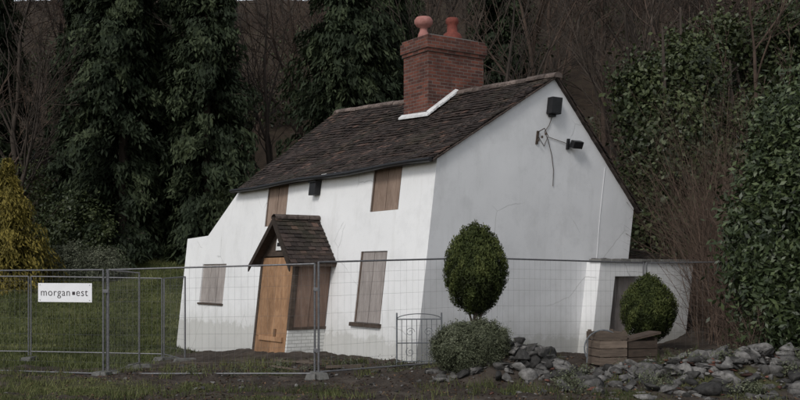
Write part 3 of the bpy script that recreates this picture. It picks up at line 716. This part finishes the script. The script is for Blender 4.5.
panel((-1.40,17.2,.03),(1.42,18.55,.12))
panel((1.50,18.6,.12),(4.98,20.45,.05))
panel((5.05,20.5,.05),(8.4,20.9,.08))
panel((-8.75,19.3,-.12),(-5.40,18.2,-.10))
panel((-12.1,20.4,-.12),(-8.82,19.3,-.12))
panel((-5.35,18.25,-.10),(-5.50,21.1,-.16))
panel((-9.3,25.2,-.25),(-5.95,25.0,-.3)); panel((-12.6,25.6,-.25),(-9.36,25.2,-.25)); panel((-5.9,25.0,-.3),(-4.9,22.8,-.25))
g=Geo()
for x,y,z in((-1.435,17.22,1.55),(-1.435,17.22,.5),(1.46,18.58,1.6),(-5.35,18.2,1.5),(-8.79,19.3,1.5)): g.box((x,y-.005,z),(.055,.028,.03))
g.make('fence_clamps',MAT_GALV,fence,bevel=.005)
# sign
sg=empty('company_sign')
A=Vector((-5.40,18.2,0));B=Vector((-8.75,19.3,0)); ud=(A-B).normalized(); nd=Vector((ud.y,-ud.x,0))
cs=A.lerp(B,.225)+nd*.045; cs.z=1.47
g=Geo(); g.box(cs,(.585,.006,.175),(ud,nd,Vector((0,0,1)))); g.make('board',simple('sign_white',(.74,.74,.76),(.82,.82,.84),3,.4,0),sg,bevel=.003)
MT=simple('sign_ink',(.035,.03,.035),(.05,.04,.045),3,.6,0,tint=False)
def text(s,dx,size):
    c=D.curves.new('lettering','FONT'); c.body=s; c.size=size; c.align_x='LEFT'; c.align_y='CENTER'; c.space_character=1.12; c.extrude=.001; c.offset=-.001
    o=link(D.objects.new('lettering_'+s,c),sg); c.materials.append(MT)
    o.location=cs+ud*dx+nd*.009; o.rotation_euler=(math.pi/2,0,math.atan2(ud.y,ud.x)); return o
text('morgan',-.53,.195); text('est',.245,.195)
g=Geo(); g.box(cs+ud*.195+nd*.008+Vector((0,0,-.01)),(.030,.002,.030),(ud,nd,Vector((0,0,1))))
g.make('stand_in_mark',MT,sg)
g=Geo()
for sx in(-.5,.5):
    for sz in(-.14,.14): g.box(cs+ud*sx*1.08+nd*.008+Vector((0,0,sz)),(.006,.004,.006),(ud,nd,Vector((0,0,1))))
g.make('cable_ties',MAT_BLACK,sg)
# ---------------------------------------------------------------- iron gate
g=Geo(); gx=Vector((1,.12,0)).normalized(); o=Vector((-.06,18.45,gz(.3,18.45)+.03)); up=Vector((-.0,.10,1)).normalized(); Wg,Hg=.84,.86
P=lambda a,b:o+gx*a+up*b
g.tube(P(0,-.02),P(0,Hg+.12),.016,n=6);g.tube(P(Wg,-.02),P(Wg,Hg+.12),.016,n=6)
for b in(.08,.42,Hg): g.tube(P(0,b),P(Wg,b),.011,n=6)
for i in range(1,9): g.tube(P(Wg*i/9,.08),P(Wg*i/9,Hg),.007,n=5)
g.path([P(Wg/2+Wg/2*math.cos(w),Hg+.10*math.sin(w)) for w in np.linspace(0,math.pi,12)],.009,5)
for cxx in(.25,.59):
    g.path([P(cxx+.09*(1-k/20)*math.cos(k*.55),.62+.09*(1-k/20)*math.sin(k*.55)) for k in range(18)],.006,4)
    g.path([P(cxx+.09*(1-k/20)*math.cos(k*.55+2),.25+.09*(1-k/20)*math.sin(k*.55+2)) for k in range(18)],.006,4)
g.make('wrought_iron_gate',MAT_IRON)
cr=empty('wooden_crate'); g=Geo(); ax=(Vector((.95,.3,0)).normalized(),Vector((-.3,.95,0)).normalized(),Vector((0,0,1)))
co=Vector((3.75,18.15,gz(3.75,18.15)+.28))
for i in range(4): 
    for s_ in(-1,1): g.box(co+ax[1]*s_*.25+ax[2]*(-.22+.15*i),(.27,.012,.066),ax,random.uniform(.6,1.25))
    for s_ in(-1,1): g.box(co+ax[0]*s_*.25+ax[2]*(-.22+.15*i),(.012,.235,.066),ax,random.uniform(.6,1.))
for a in(-1,1):
    for b in(-1,1): g.box(co+ax[0]*a*.225+ax[1]*b*.225,(.025,.025,.33),ax,.8)
g.make('slats',MAT_LWOOD,cr)
g=Geo(); co2=Vector((4.35,18.3,gz(4.35,18.3)+.22))
for i in range(3): g.box(co2+ax[2]*(-.18+.15*i)-ax[1]*.16,(.30,.015,.068),ax,random.uniform(.7,1.1)); g.box(co2+ax[2]*(-.18+.15*i)+ax[1]*.16,(.30,.015,.068),ax,.8)
for a in(-1,1): g.box(co2+ax[0]*a*.29,(.02,.145,.25),ax,.8)
g.box(co2+ax[2]*.26,(.36,.2,.02),(Vector((.95,.25,.2)).normalized(),ax[1],ax[2]),1.1)
g.make('dark_wooden_box',MAT_DWOOD)
g=Geo(); zz=gz(3.3,18.1)
g.path([(3.32+.34-.34*math.cos(w),18.0,zz+.35+.33*math.sin(w)) for w in np.linspace(-.6,2.2,14)],.014,6)
g.tube((3.36,18.0,zz-.05),(3.38,18.0,zz+.5),.012); g.make('bent_metal_hoop',MAT_IRON)
g=Geo()
for _ in range(26):
    x=random.uniform(-5.5,-.6); y=random.uniform(17.9,19.4)+max(0,-x-1.5)*.45; a=random.uniform(-.5,.6); L=random.uniform(.08,.4)
    g.box((x,y,gz(x,y)+.02),(L,random.uniform(.02,.05),random.uniform(.01,.025)),(Vector((math.cos(a),math.sin(a),random.uniform(-.08,.08))).normalized(),Vector((-math.sin(a),math.cos(a),0)),Vector((0,0,1))),random.uniform(.2,.9))
g.make('timber_debris',MAT_LWOOD)
# ---------------------------------------------------------------- light
w=D.worlds.new('World'); scene.world=w; w.use_nodes=True; nt=w.node_tree
S=Vector((-.45,-.80,.75)).normalized()
sky=nt.nodes.new('ShaderNodeTexSky'); sky.sky_type='NISHITA'; sky.sun_disc=False; sky.sun_elevation=math.asin(S.z); sky.sun_rotation=math.atan2(S.x,S.y)
hs=nt.nodes.new('ShaderNodeHueSaturation'); hs.inputs['Saturation'].default_value=.28
nt.links.new(sky.outputs[0],hs.inputs['Color']); nt.links.new(hs.outputs[0],nt.nodes['Background'].inputs[0]); nt.nodes['Background'].inputs[1].default_value=.14
l=D.lights.new('sun','SUN'); l.energy=1.4; l.angle=math.radians(14); l.color=(1,.97,.93)
o=link(D.objects.new('sun',l)); o.rotation_euler=S.to_track_quat('Z','Y').to_euler()
cam=D.cameras.new('camera'); co=link(D.objects.new('camera',cam)); co.location=(0,0,1.85); co.rotation_euler=(math.pi/2,0,0)
cam.sensor_width=36; cam.lens=45; cam.shift_y=.09; cam.clip_end=600; scene.camera=co
scene.view_settings.view_transform='Standard'; scene.view_settings.look='None'; scene.view_settings.exposure=0
